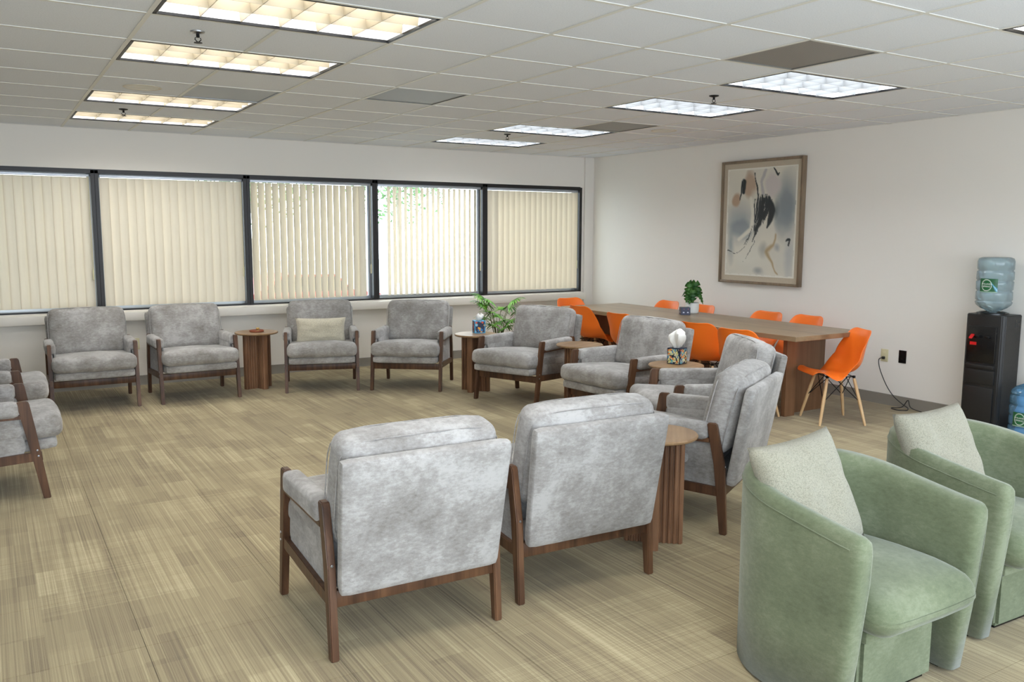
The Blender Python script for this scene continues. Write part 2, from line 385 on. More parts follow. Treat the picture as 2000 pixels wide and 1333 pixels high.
# ---------------------------------------------------------------- ceiling grid
GX, GY = .6, .635
def gx(i): return XR - .0 if i >= 11 else i * GX
def gy(j): return YW if j >= 9 else j * GY
ce = MB(); ce.span((XL, YB, H + .17), (XR, YW, H + .2)); ce = struct(ce.build('ceiling', 'plenum_black'))
LIGHTS = [(0, 0), (0, 2), (0, 5), (0, 7), (6, 0), (6, 2), (6, 5), (6, 7), (6, -3), (0, -3), (0, -6), (6, -6)]  # closing entries are unseen lamps that carry on the rows, added for their light
VENTS = {(1, 4): 'vent_silver', (3, 3): 'vent_grey', (5, -1): 'vent_grey', (7, 4): 'vent_grey'}
used = set(VENTS)
for i, j in LIGHTS: used |= {(i, j), (i + 1, j)}
tiles = {}
for i in range(-6, 11):
    for j in range(-8, 9):
        if (i, j) in used: continue
        xa, xb, ya, yb = gx(i), gx(i + 1), gy(j), gy(j + 1)
        if i == -6: xa = max(xa, XL)
        key = (round(xb - xa, 3), round(yb - ya, 3))
        if key not in tiles:
            t = MB(); t.box((key[0] - .008, key[1] - .008, .014), (0, 0, .007), bev=.002, seg=1); o = t.build('ceiling_tile', 'ceiling_tile', ce); tiles[key] = o.data
        else: o = instance(tiles[key], 'ceiling_tile', ce)
        o.location = ((xa + xb) / 2, (ya + yb) / 2, H + .0005)
for i in range(-5, 11):
    y0 = YB
    for j in sorted(jj for ii, jj in LIGHTS if ii + 1 == i) + [None]:
        y1 = gy(j) if j is not None else YW
        MB().span((gx(i) - .011, y0, H - .0035), (gx(i) + .011, y1, H)).build('grid_runner', 'tbar_white', ce)
        if j is not None: y0 = gy(j + 1)
for j in range(-8, 9):
    MB().span((XL, gy(j) - .011, H - .003), (XR, gy(j) + .011, H)).build('cross_tee', 'tbar_white', ce)
MB().span((XL, YW - .022, H - .003), (XR, YW, H)).span((XR - .022, YB, H - .003), (XR, YW, H)).build('wall_angle', 'tbar_white', ce)

def ceiling_light(i, j, label, warm):
    xa, xb, ya, yb = gx(i) + .013, gx(i + 2) - .013, gy(j) + .013, gy(j + 1) - .013; cx, cy = (xa + xb) / 2, (ya + yb) / 2; w, d = xb - xa, yb - ya
    t = thing('ceiling_light', label, 'ceiling light', (cx, cy, H), 0, 'recessed louvred ceiling lights')
    f = MB(); e = .016
    for s in (-1, 1):
        f.box((w, e, .012), (0, s * (d / 2 - e / 2), .002)); f.box((e, d, .012), (s * (w / 2 - e / 2), 0, .002))
    f.build('trim_frame', 'black_metal', t)
    f = MB()
    for s in (-1, 1):
        f.box((w - .02, .006, .10), (0, s * (d / 2 - .012), .055)); f.box((.006, d - .02, .10), (s * (w / 2 - .012), 0, .055))
    f.build('housing', 'housing_white', t)
    MB().box((w - .035, d - .035, .006), (0, 0, .095)).build('lamp_panel', 'lamp_warm' if warm else 'lamp_cool', t)
    iw, idd = w - .036, d - .036; lm = 'louver_warm' if warm else 'louver_white'
    prof = lambda c: [(c - .0015, .004), (c + .0015, .004), (c + .010, .060), (c - .010, .060)]
    for k in range(1, 6): MB().prism(prof(-iw / 2 + iw * k / 6), 'xz', -idd / 2, idd / 2).build('louver_blade', lm, t)
    for k in range(1, 3): MB().prism(prof(-idd / 2 + idd * k / 3), 'yz', -iw / 2, iw / 2).build('louver_blade', lm, t)
    return t
LL = ['nearest ceiling light of the left row, cut off by the top photo edge', 'warm ceiling light second nearest in the left row, behind the largest sprinkler head', 'ceiling light of the left row just beyond the silver vent panel',
      'farthest ceiling light of the left row, closest to the windows', 'bright white ceiling light beside the large grey vent, above the painting', 'white ceiling light in the right row next to a sprinkler head, left of the painting',
      'third ceiling light of the right row, touching a dim grey vent panel', 'farthest and smallest ceiling light of the right row near the room corner', 'ceiling light cut off by the right photo edge near the top corner',
      'unseen ceiling light added overhead at left to light the room', 'unseen ceiling light added behind the camera at left', 'unseen ceiling light added behind the camera at right']
for k, (i, j) in enumerate(LIGHTS): ceiling_light(i, j, LL[k], k in (0, 1, 2, 3, 8, 9))
VL = {(1, 4): 'silver perforated ceiling vent panel among the left row of lights', (3, 3): 'small dark grey perforated ceiling vent in the middle of the ceiling', (5, -1): 'largest grey perforated ceiling vent, above the bright right row light', (7, 4): 'dim grey ceiling vent panel next to the third light of the right row'}
for (i, j), mt in VENTS.items():
    xa, xb, ya, yb = gx(i) + .013, gx(i + 1) - .013, gy(j) + .013, gy(j + 1) - .013
    v = thing('ceiling_vent', VL[(i, j)], 'vent', ((xa + xb) / 2, (ya + yb) / 2, H), 0, 'perforated return air panels')
    MB().box((xb - xa, yb - ya, .008), (0, 0, .006)).build('perforated_plate', mt, v)
    f = MB()
    for s in (-1, 1): f.box((xb - xa, .012, .008), (0, s * ((yb - ya) / 2 - .006), .001)); f.box((.012, yb - ya, .008), (s * ((xb - xa) / 2 - .006), 0, .001))
    f.build('plate_rim', mt, v)
for k, (x, y, lab) in enumerate([(.27, .90, 'dark sprinkler head between the two nearest lights of the left row'), (.34, 4.13, 'small sprinkler head between the two farthest lights of the left row'),
                                 (3.92, .98, 'sprinkler head between the two nearest lights of the right row'), (3.95, 3.95, 'tiny sprinkler head between the two farthest lights of the right row')]):
    s = thing('sprinkler_head', lab, 'sprinkler', (x, y, H), 0, 'ceiling sprinkler heads')
    MB().lathe([(0, 0), (.036, 0), (.034, -.006), (.014, -.012), (0, -.012)], 20).build('escutcheon', 'steel' if k < 1 else 'black_metal', s)
    MB().lathe([(.008, -.01), (.009, -.03), (0, -.03)], 12).tube([(.012, 0, -.03), (.015, 0, -.04), (0, 0, -.054)], .0025, 6).tube([(-.012, 0, -.03), (-.015, 0, -.04), (0, 0, -.054)], .0025, 6).build('sprinkler_body', 'black_metal', s)
    MB().lathe([(0, -.054), (.02, -.054), (.021, -.057), (0, -.058)], 16).build('deflector', 'black_metal', s)
for x, y, lab in [(.30, 2.87, 'round flush ceiling speaker left of the silver vent panel'), (5.08, 2.83, 'round flush ceiling speaker beyond the right row of lights')]:
    s = thing('ceiling_speaker', lab, 'speaker', (x, y, H), 0, 'round ceiling speakers')
    MB().lathe([(.125, 0), (.128, -.004), (.118, -.007), (.108, -.004), (.108, 0)], 36, cap=False).build('rim', 'speaker_cream', s)
    MB().lathe([(0, -.003), (.108, -.003), (.108, 0), (0, 0)], 36).build('grille', 'tbar_white', s)

# ---------------------------------------------------------------- lounge armchair
def armchair():
    t = thing('lounge_armchair', '', 'armchair', group='grey velvet lounge armchairs')
    def leg(sx, sy):
        # front (sy=+1) and rear (sy=-1) legs lean towards the middle as they rise
        if sy > 0: pts = [(.335, 0), (.375, 0), (.318, .42), (.292, .585), (.283, .6), (.232, .6), (.226, .59), (.262, .40)]
        else: pts = [(-.355, 0), (-.318, 0), (-.275, .38), (-.232, .59), (-.238, .6), (-.278, .6), (-.287, .585), (-.335, .36)]
        a, b = (.334, .366) if sx > 0 else (-.366, -.334)
        return MB().prism(pts, 'yz', a, b, bev=.004).build('leg', 'walnut', t)
    legs = {(sx, sy): leg(sx, sy) for sx in (-1, 1) for sy in (-1, 1)}
    for sx in (-1, 1):
        for yy, zz in ((-.340, .235), (-.343, .205)):
            MB().lathe([(0, 0), (.006, 0), (.0055, .002), (0, .003)], 12, mat=TR(rx=PI / 2)).build('bolt_cap', 'steel', legs[(sx, -1)], loc=(sx * .35, -.3385 - .0 - (.24 - zz) * .05, zz))
        MB().lathe([(0, 0), (.006, 0), (.0055, .002), (0, .003)], 12, mat=TR(rx=PI / 2)).build('bolt_cap', 'steel', legs[(sx, -1)], loc=(sx * .35, -.3355, .37))
        for zz in (.30, .265):
            MB().lathe([(0, 0), (.006, 0), (.0055, .002), (0, .003)], 12, mat=TR(ry=sx * PI / 2)).build('bolt_cap', 'steel', legs[(sx, 1)], loc=(sx * .366, .318 + (.3 - zz) * .12, zz))
        MB().prism([(-.325, .205), (.345, .235), (.34, .29), (-.318, .255)], 'yz', sx * .35 - .012, sx * .35 + .012, bev=.003).build('side_rail', 'walnut', t)
        MB().prism([(-.25, .495), (.25, .495), (.245, .52), (-.245, .52)], 'yz', sx * .35 - .016, sx * .35 + .016, bev=.003).build('arm_rail', 'walnut', t)
        pad = MB().soft((.082, .475, .094), .026, (0, 0, .003), 9, .0015); pad.xf(TR((sx * .338, -.002, .553))); pad.build('armrest_pad', 'grey_velvet', t, 60)
        ip = MB().soft((.016, .46, .25), .007, (0, 0, 0), 6, .0008); ip.xf(TR((sx * .307, -.005, .455))); ip.build('inner_arm_panel', 'grey_velvet', t, 60)
        sp = MB().prism([(-.325, .225), (-.30, .218), (.20, .248), (.245, .275), (.262, .315), (.238, .51), (-.262, .51)], 'yz', sx * .333 - .009, sx * .333 + .009, bev=.006)
        sp.build('side_panel', 'grey_velvet', t, 50)
    MB().box((.668, .026, .058), (0, .312, .247), bev=.003).build('front_rail', 'walnut', t)
    MB().box((.668, .028, .066), (0, -.318, .236), bev=.003).build('rear_rail', 'walnut', t)
    b = MB().soft((.648, .735, .075), .025, (0, 0, .003), 8, .001); b.xf(TR((0, .062, .308), rx=math.radians(3))); b.build('seat_base', 'grey_velvet', t, 60)
    def seatfn(p):
        if p.z > 0: p.z += .006 * math.cos(p.x * 9) * .5
        return p
    c = MB().soft((.68, .70, .14), .05, (.004, .014, .016), 16, .004, 3, seatfn); c.xf(TR((0, .108, .408), rx=math.radians(4))); cu = c.build('seat_cushion', 'grey_velvet', t, 70)
    def taper(p): p.x *= 1 + .055 * (p.z / .28 + 1) / 2; return p
    pn = MB().soft((.664, .058, .545), .02, (0, .004, 0), 10, .001, 0, taper); pn.xf(TR((0, -.400, .528), rx=math.radians(10))); pn.build('back_panel', 'grey_velvet', t, 60)
    def wrinkle(p):
        if p.z > .05: p.y += .006 * math.sin(p.x * 46 + p.z * 20) * (p.z - .05) / .15 * math.exp(-((p.x - .05) / .2) ** 2)
        return p
    bc = MB().soft((.655, .165, .445), .058, (.006, .026, .010), 20, .004, 8, wrinkle); bc.xf(TR((0, -.288, .646), rx=math.radians(13))); bk = bc.build('back_cushion', 'grey_velvet', t, 70)
    for s_, nm in ((-1, 'piping'), (1, 'piping')):
        pts = []; hx, hz, r = .333, .220, .06
        for k in range(48):
            a = 2 * PI * k / 48; cx, cz = math.cos(a), math.sin(a); n_ = 6
            q = (abs(cx) ** n_ + abs(cz) ** n_) ** (-1 / n_); pts.append((q * cx * hx, s_ * .058, q * cz * hz))
        pp = MB().tube([Vector(p) for p in pts], .0028, 6, True); pp.xf(TR((0, -.288, .646), rx=math.radians(13))); pp.build(nm, 'grey_velvet', bk, 70)
    return t
CH = [(.665, -.475, -1.5, 'grey velvet armchair seen from behind, left one of the front pair'), (1.532, -.425, -2.5, 'grey velvet armchair seen from behind, right one of the front pair'),
      (.068, 4.985, 178.9, 'grey armchair against the window wall at far left, under the first two blinds'), (.954, 4.94, 180.6, 'grey armchair immediately left of the fluted table holding a reddish tray'),
      (2.203, 4.785, 162, 'grey armchair with a cream lumbar cushion on its seat'), (3.04, 4.342, 142.7, 'grey armchair left of the side table with the blue tissue box'),
      (3.702, 3.167, 112.6, 'grey armchair in front of the feathery green palm'), (3.857, 1.856, 96, 'grey armchair facing left between the bare side table and the patterned tissue box'),
      (3.534, .605, 62, 'grey armchair in side view right behind the patterned tissue box table'), (2.70, -.12, 28.5, 'grey armchair in side view nearest the green chairs, its back panel turned to us'),
      (-.84, 2.34, -90, 'nearest grey armchair at the left photo edge with its front leg in view'), (-.836, 3.64, -90.9, 'farther grey armchair at the left photo edge, only arm and seat showing')]
chair0 = armchair()
for k, (x, y, a, lab) in enumerate(CH):
    c = chair0 if k == 0 else copy_tree(chair0)
    c.location = (x, y, 0); c.rotation_euler = (0, 0, math.radians(a)); c['label'] = lab

def pillow(w, h, th, mat, name, label, loc, rot, seed=0, group=None, n=22, wr=.004):
    bm = bmesh.new(); V = {}
    def pt(i, j, s):
        u, v = -1 + 2 * i / n, -1 + 2 * j / n
        x = u * w / 2 * (1 - .07 * (1 - v * v)); z = v * h / 2 * (1 - .07 * (1 - u * u))
        t = th / 2 * ((1 - u ** 4) * (1 - v ** 4)) ** .55
        t *= 1 + .18 * noise.noise(Vector((u * 2.2 + seed, v * 2.2, s)))
        return Vector((x, s * t + wr * noise.noise(Vector((u * 5, v * 5 + seed, s * 3))), z))
    for s in (-1, 1):
        for i in range(n + 1):
            for j in range(n + 1):
                edge = i in (0, n) or j in (0, n)
                if edge and s == 1: V[(i, j, 1)] = V[(i, j, -1)]
                else: V[(i, j, s)] = bm.verts.new(pt(i, j, s))
        for i in range(n):
            for j in range(n):
                q = [V[(i, j, s)], V[(i + 1, j, s)], V[(i + 1, j + 1, s)], V[(i, j + 1, s)]]
                bm.faces.new(q if s == -1 else q[::-1])
    mb = MB(); mb.add(bm); o = mb.build(name, mat, None, 180, loc, rot); return tag(o, label, 'cushion', group)
R_ = math.radians
pillow(.50, .27, .13, 'cream_boucle', 'lumbar_cushion', 'small rectangular cream cushion leaning in the armchair by the windows', (2.148, 4.625, .60), (R_(10), 0, R_(162) + PI), 1)

# ---------------------------------------------------------------- side tables
def side_table():
    t = thing('side_table', '', 'side table', group='round fluted side tables')
    MB().lathe([(0, .56), (.205, .56), (.214, .566), (.215, .574), (.210, .58), (0, .58)], 56).build('tabletop', 'table_top_wood', t, 30)
    L, T = .30, .056
    for k in range(2):
        hx = L / 2; pts = []
        nf = 11; fw = L / nf
        top = []
        for i in range(nf):
            xa = -hx + i * fw; top += [(xa + .0035, T / 2 - .010), (xa + .006, T / 2 - .002), (xa + .009, T / 2), (xa + fw - .009, T / 2), (xa + fw - .006, T / 2 - .002), (xa + fw - .0035, T / 2 - .010)]
        pts = [(-hx, T / 2 - .010)] + top + [(hx, T / 2 - .010)]
        full = pts + [(-x, -y) for x, y in pts]
        if k == 1: full = [(-y, x) for x, y in full]
        MB().prism(full, 'xy', 0 if k == 0 else 0.0005, .56 if k == 0 else .5595).build('fluted_panel', 'fluted_wood', t)
    return t
ST = [(1.60, 5.01, 18, 'fluted wooden side table with a reddish tray, between two window armchairs'), (3.455, 3.74, 36, 'fluted wooden side table holding the blue tissue box'),
      (3.89, 2.56, 25, 'bare round side table between the two armchairs right of centre'), (3.825, 1.20, 20, 'round side table holding the patterned tissue box with a large tissue'),
      (2.17, -.46, 48, 'round side table right behind the front pair of armchairs')]
tb0 = side_table()
for k, (x, y, a, lab) in enumerate(ST):
    c = tb0 if k == 0 else copy_tree(tb0)
    c.location = (x, y, 0); c.rotation_euler = (0, 0, R_(a)); c['label'] = lab
tr = thing('round_tray', 'small round reddish brown tray with a pale knob on the left side table', 'tray', (1.60, 5.0, .58))
MB().lathe([(0, 0), (.066, 0), (.072, .006), (.072, .018), (.067, .019), (.064, .010), (0, .010)], 32).build('dish', 'terracotta', tr)
MB().lathe([(0, .010), (.016, .010), (.012, .022), (.02, .034), (.014, .042), (0, .044)], 16, (.012, 0, 0)).build('knob', 'brass', tr)

# ---------------------------------------------------------------- painted panels (vertex colours painted procedurally)
def panel_mesh(name, w, h, nx, ny, fn, mat, parent, mtx, bulge=0):
    xs = np.linspace(0, 1, nx + 1); ys = np.linspace(0, 1, ny + 1); U, Vv = np.meshgrid(xs, ys)
    verts = [((u - .5) * w, bulge, (.5 - v) * h) for v in ys for u in xs]
    faces = [(j * (nx + 1) + i, (j + 1) * (nx + 1) + i, (j + 1) * (nx + 1) + i + 1, j * (nx + 1) + i + 1) for j in range(ny) for i in range(nx)]
    me = bpy.data.meshes.new(name); me.from_pydata(verts, [], faces); me.transform(mtx)
    col = fn(U, Vv).reshape(-1, 3); c = np.clip(col / 255, 0, 1); c = np.where(c <= .04045, c / 12.92, ((c + .055) / 1.055) ** 2.4)
    at = me.color_attributes.new('Col', 'FLOAT_COLOR', 'POINT'); at.data.foreach_set('color', np.concatenate([c, np.ones((len(c), 1))], 1).astype(np.float32).ravel())
    me.materials.append(M(mat)); o = bpy.data.objects.new(name, me); COL.objects.link(o); o.parent = parent; return o
def vnoise(U, V, s, seed):
    rs = np.random.RandomState(seed); g = rs.rand(64, 64); x = U * s; y = V * s; i = np.floor(x).astype(int); j = np.floor(y).astype(int); fx = x - i; fy = y - j
    fx = fx * fx * (3 - 2 * fx); fy = fy * fy * (3 - 2 * fy); G = lambda a, b: g[a % 64, b % 64]
    return (G(i, j) * (1 - fx) + G(i + 1, j) * fx) * (1 - fy) + (G(i, j + 1) * (1 - fx) + G(i + 1, j + 1) * fx) * fy
def over(img, c, a): return img * (1 - a[..., None]) + np.array(c, float) * a[..., None]
def ell(U, V, cx, cy, rx, ry, soft=.3, ang=0):
    ca, sa = math.cos(ang), math.sin(ang); x = (U - cx) * ca + (V - cy) * sa; y = -(U - cx) * sa + (V - cy) * ca
    return np.clip((1 - np.sqrt((x / rx) ** 2 + (y / ry) ** 2)) / soft, 0, 1)
def stroke(U, V, pts, w, soft=.5, asp=1.25):
    a = np.zeros_like(U); n = len(pts) - 1
    for k in range(n):
        (x0, y0), (x1, y1) = pts[k], pts[k + 1]; dx, dy = (x1 - x0), (y1 - y0) * asp; L = dx * dx + dy * dy + 1e-9
        t = np.clip(((U - x0) * dx + (V - y0) * asp * dy) / L, 0, 1); d = np.sqrt((U - x0 - t * dx) ** 2 + ((V - y0) * asp - t * dy) ** 2)
        wa = w[k] if isinstance(w, list) else w; wb = w[k + 1] if isinstance(w, list) else w; ww = wa + (wb - wa) * t
        a = np.maximum(a, np.clip((ww - d) / (ww * soft + 1e-6), 0, 1))
    return a
def art(U, V):
    n1 = vnoise(U, V, 9, 1); n2 = vnoise(U, V, 23, 2); wu = U + .03 * (n1 - .5) + .015 * (n2 - .5); wv = V + .04 * (vnoise(U, V, 11, 4) - .5)
    im = np.ones(U.shape + (3,)) * np.array([214, 208, 192.]); im = over(im, (196, 194, 184), n1 * .5)
    im = over(im, (150, 156, 158), ell(wu, wv, .2, .5, .3, .22, .9) * .95); im = over(im, (150, 156, 156), ell(wu, wv, .08, .72, .07, .2, .8) * .8)
    im = over(im, (142, 148, 150), ell(wu, wv, .86, .34, .2, .36, .7)); im = over(im, (170, 172, 172), ell(wu, wv, .93, .8, .08, .3, .8) * .7)
    im = over(im, (196, 188, 184), ell(wu, wv, .66, .16, .13, .13, .4)); im = over(im, (168, 164, 166), stroke(wu, wv, [(.56, .02), (.5, .12), (.53, .25)], .025) * .8)
    im = over(im, (176, 152, 130), ell(wu, wv, .34, .15, .11, .15, .35) * .95); im = over(im, (176, 150, 126), ell(wu, wv, .14, .29, .08, .075, .35))
    im = over(im, (204, 200, 184), ell(wu, wv, .40, .3, .06, .12, .8) * .8)
    im = over(im, (214, 210, 196), ell(wu, wv, .38, .8, .34, .16, .6)); im = over(im, (160, 158, 150), ell(wu, wv, .56, .76, .08, .1, .8) * .7)
    im = over(im, (166, 140, 100), stroke(wu, wv, [(.74, .6), (.70, .7), (.62, .78), (.66, .83), (.74, .93), (.78, .97)], [.02, .03, .045, .03, .015, .008], .9) * .85)
    im = over(im, (140, 142, 142), ell(wu, wv, .5, .96, .09, .04, .8) * .7); im = over(im, (150, 152, 154), ell(wu, wv, .76, .72, .06, .05, .8) * .7)
    K = (44, 48, 50)
    im = over(im, (132, 140, 144), ell(wu, wv, .22, .56, .22, .1, .5) * .7); im = over(im, (126, 134, 138), ell(wu, wv, .84, .42, .17, .2, .5) * .6)
    im = over(im, (216, 211, 196), stroke(U, V, [(.36, .28), (.40, .42), (.38, .56), (.2, .66)], [.03, .035, .04, .03], .6))
    for q in range(26):
        xx = .47 + .2 * (q / 25); y_a = .24 + .05 * abs(math.sin(q * 2.3)); y_b = .60 - .25 * abs(q / 25 - .15) + .05 * math.sin(q * 1.7) - (.14 if 9 < q < 13 else 0)
        im = over(im, K, stroke(wu, wv, [(xx, y_a), (xx - .01, (y_a + y_b) / 2), (xx - .05, y_b)], [.004, .013, .004], .5) * (.5 if q > 22 or q < 3 else .95))
    im = over(im, (86, 92, 94), ell(wu, wv, .72, .38, .06, .1, .8) * .6)
    for p, w in [([(.25, .11), (.25, .22)], .035), ([(.215, .12), (.21, .24), (.2, .3)], [.012, .012, .005]), ([(.41, .04), (.435, .14), (.46, .3), (.44, .5)], [.006, .012, .014, .01]),
                 ([(.42, .3), (.43, .45), (.43, .6)], .007), ([(.52, .26), (.53, .4), (.5, .52), (.46, .58)], [.012, .02, .035, .03]), ([(.62, .27), (.66, .38), (.64, .48), (.61, .56)], [.03, .06, .045, .015]),
                 ([(.57, .25), (.58, .36), (.55, .46)], [.007, .02, .03]), ([(.5, .5), (.45, .62), (.41, .68)], [.03, .018, .005]), ([(.40, .52), (.35, .62), (.28, .7)], [.004, .007, .004]), ([(.45, .67), (.38, .77), (.28, .87)], [.003, .005, .002]),
                 ([(.39, .55), (.3, .72), (.12, .79), (.03, .76)], [.002, .003, .003, .008]), ([(.88, .66), (.93, .66), (.92, .69)], .013), ([(.66, .02), (.72, .06), (.74, .05)], [.008, .014, .006])]:
        im = over(im, K, stroke(wu, wv, p, w, .4))
    im = over(im, (222, 218, 206), ((U < .012 + .012 * n2) | (U > .988 - .012 * n1) | (V < .01 + .01 * n1) | (V > .99 - .01 * n2)).astype(float))
    return im
ax0, ax1, az0, az1 = 2.185, 3.315, 1.045, 2.378
pt = thing('framed_painting', 'large framed abstract painting in grey, cream and black on the right wall', 'painting', (XR - .002, (ax0 + ax1) / 2, (az0 + az1) / 2), PI / 2)
aw, ah = ax1 - ax0, az1 - az0           # local x runs along the wall, local +y... faces into the room after rotation
f = MB(); e, dp = .028, .055
for s in (-1, 1):
    f.box((e, dp, ah), (s * (aw / 2 - e / 2), dp / 2, 0), bev=.003); f.box((aw - 2 * e, dp, e), (0, dp / 2, s * (ah / 2 - e / 2)), bev=.003)
f.build('frame', 'frame_wood', pt)
MB().box((aw - 2 * e, .012, ah - 2 * e), (0, .026, 0)).build('mat_board', 'linen_mat', pt)
panel_mesh('canvas', aw - .16, ah - .17, 120, 150, art, 'print_matte', pt, Matrix.Translation((0, .034, 0)) @ Matrix.Rotation(PI, 4, 'Z'))

# ---------------------------------------------------------------- tissue boxes
def boxprint(kind, seed):
    def fn(U, V):
        rs = random.Random(seed); n = vnoise(U, V, 8, seed)
        if kind == 'geo':
            im = np.ones(U.shape + (3,)) * np.array([26, 40, 74.])
            for k in range(9): cx, cy = rs.random(), rs.random(); im = over(im, rs.choice([(60, 130, 190), (150, 200, 220), (220, 90, 60), (40, 80, 150)]), ell(U, V, cx, cy, rs.uniform(.08, .2), rs.uniform(.06, .16), .15, rs.random() * 3))
            for k in range(6): cx, cy = rs.random(), rs.random(); im = over(im, rs.choice([(240, 160, 50), (246, 190, 70), (226, 100, 50)]), ell(U, V, cx, cy, rs.uniform(.05, .13), rs.uniform(.05, .13), .15))
            im = over(im, (70, 160, 206), ((U < .06) | (U > .94) | (V < .05) | (V > .95)).astype(float))
        elif kind == 'leaf':
            im = np.ones(U.shape + (3,)) * np.array([24, 40, 66.])
            for k in range(60):
                cx, cy, a = rs.random(), rs.random(), rs.random() * 3; im = over(im, rs.choice([(228, 222, 150), (110, 190, 200), (236, 232, 200), (70, 140, 190), (228, 222, 150)]), ell(U, V, cx, cy, .15, .05, .2, a))
            for k in range(9): im = over(im, (240, 134, 56), ell(U, V, rs.random(), rs.random(), .085, .07, .2))
            im = over(im, (24, 36, 62), ((U < .05) | (U > .95) | (V < .04) | (V > .96)).astype(float))
        else:
            im = np.ones(U.shape + (3,)) * np.array([26, 30, 62.])
            for cx in (.28, .74):
                im = over(im, (200, 204, 220), ell(U, V, cx, .68, .12, .13, .4)); im = over(im, (26, 30, 62), ell(U, V, cx, .76, .06, .05, .3)); im = over(im, (196, 50, 80), ell(U, V, cx + .03, .2, .03, .12, .5))
        return im
    return fn
def tissue_box(label, loc, rz, w, h, kind, tissue, edge):
    t = thing('tissue_box', label, 'tissue box', loc, rz, 'cube tissue boxes')
    MB().box((w - .001, w - .001, h), (0, 0, h / 2), bev=.001, seg=1).build('carton', plain('carton_' + kind, edge, .5), t)
    for k in range(4):
        panel_mesh('printed_side', w - .003, h - .003, 36, 40, boxprint(kind, 5 + k), 'print_gloss', t, Matrix.Rotation(k * PI / 2, 4, 'Z') @ Matrix.Translation((0, -w / 2 - .0006, h / 2)))
    MB().lathe([(0, h), (w * .3, h), (w * .3, h + .001), (0, h + .001)], 24).build('opening', 'gloss_black', t)
    if tissue:
        bm = bmesh.new(); n, mm = 28, 10; rings = []
        for j in range(mm + 1):
            v = j / mm; ring = []
            for i in range(n):
                a = 2 * PI * i / n; f_ = 1 + .16 * math.sin(a * 5 + v * 2) + .14 * math.sin(a * 3 + 1 + v)
                r = tissue * (.18 + .40 * math.sin(PI * min(1, v * .72 + .04))) * (1 - max(0, v - .8) * 2.2)
                ring.append(bm.verts.new((r * f_ * math.cos(a) + .01 * v, r * .75 * f_ * math.sin(a), h + .0005 + tissue * v + .012 * v * math.sin(a * 2 + 1))))
            rings.append(ring)
        for a, b in zip(rings, rings[1:]):
            for i in range(n): bm.faces.new((a[i], a[(i + 1) % n], b[(i + 1) % n], b[i]))
        bm.faces.new(rings[-1]); mb = MB(); mb.add(bm); mb.build('tissue', 'paper_white', t, 50)
    return t
tissue_box('blue tissue box with orange shapes on the side table before the palm', (3.525, 3.80, .58), R_(-17), .112, .125, 'geo', .062, (70, 160, 206))
tissue_box('dark blue tissue box with orange and yellow leaf pattern and a tall white tissue', (3.865, 1.235, .58), R_(18), .112, .125, 'leaf', .135, (24, 36, 62))

# ---------------------------------------------------------------- long table
tb = thing('conference_table', 'long brown wooden conference table by the right wall', 'table', (5.40, 2.70, 0))
tx, ty = .445, 1.70
MB().box((2 * tx, 2 * ty, .042), (0, 0, .724), bev=.003, seg=1).build('tabletop', 'laminate', tb)
for yy in (-1.40, .05, 1.56):
    MB().span((-.24, yy - .045, 0), (-.115, yy + .003, .703), bev=.002, seg=1).build('base_panel', 'laminate_base', tb)
    MB().span((-.10, yy + .035, 0), (.36, yy + .085, .703), bev=.002, seg=1).build('base_panel', 'laminate_base', tb)
    MB().span((-.13, yy + .012, 0), (-.085, yy + .06, .70)).build('gap_shade_strip', 'bronze_frame', tb)  # dark strip standing in for the shade in the gap between the boards

pl = thing('potted_monstera', 'split leaf plant in a white pot on the long table', 'plant', (5.655, 2.965, .745))
MB().lathe([(0, 0), (.055, 0), (.068, .012), (.073, .06), (.071, .113), (.064, .117), (.063, .09), (0, .09)], 36).build('pot', 'pot_white', pl)
MB().lathe([(0, .091), (.054, .091), (.054, .094), (0, .096)], 24).build('soil', 'soil', pl)
def mleaf(L, Wd):
    bm = bmesh.new(); n = 16; mid = []; lf = []; rg = []
    for i in range(n + 1):
        t = i / n; w = Wd * math.sin(PI * min(1, t * .92 + .06)) ** .8 * (1 - .35 * t)
        notch = .38 if (i % 4 == 2 and 2 < i < n - 1) else 1
        y = L * t; z = -.15 * L * t * t
        mid.append(bm.verts.new((0, y, z))); lf.append(bm.verts.new((-w * notch, y - .03 * (1 - t), z - .25 * w))); rg.append(bm.verts.new((w * notch, y - .03 * (1 - t), z - .25 * w)))
    for i in range(n):
        bm.faces.new((mid[i], mid[i + 1], lf[i + 1], lf[i])); bm.faces.new((mid[i], rg[i], rg[i + 1], mid[i + 1]))
    bmesh.ops.solidify(bm, geom=bm.faces[:], thickness=.0012); return bm
LAT = Vector((.72, -.69, 0)); TOC = Vector((-.69, -.72, 0))
for k, (sx_, h, f_, az, L, wd, tilt) in enumerate([(-.035, .315, .03, 225, .14, .060, -62), (.030, .330, .02, 222, .14, .062, -66), (.062, .27, .04, 250, .12, .050, -60), (-.045, .235, .05, 205, .12, .055, -58), (.005, .25, .07, 228, .13, .062, -64),
        (.085, .20, .02, 280, .10, .036, -62), (-.01, .34, -.03, 60, .12, .055, -50), (.04, .28, -.05, 20, .12, .05, -50), (-.05, .28, -.03, 150, .12, .05, -50), (-.02, .185, .06, 215, .09, .045, -50)]):
    tip = LAT * sx_ + TOC * f_; tip.z = h
    MB().tube([(0, 0, .09), (tip.x * .3, tip.y * .3, .09 + (h - .09) * .6), tip], .0022, 6).build('stem', 'grey_stem', pl)
    mb = MB(); mb.add(mleaf(L, wd)); mb.xf(TR(tuple(tip), rx=R_(tilt), rz=R_(az) - PI / 2)); mb.build('leaf', 'leaf_green', pl, 180)
t = tissue_box('small navy box with pale marks beside the white plant pot on the long table', (5.50, 2.91, .745), R_(-31), .098, .078, 'navy', 0, (26, 30, 62))
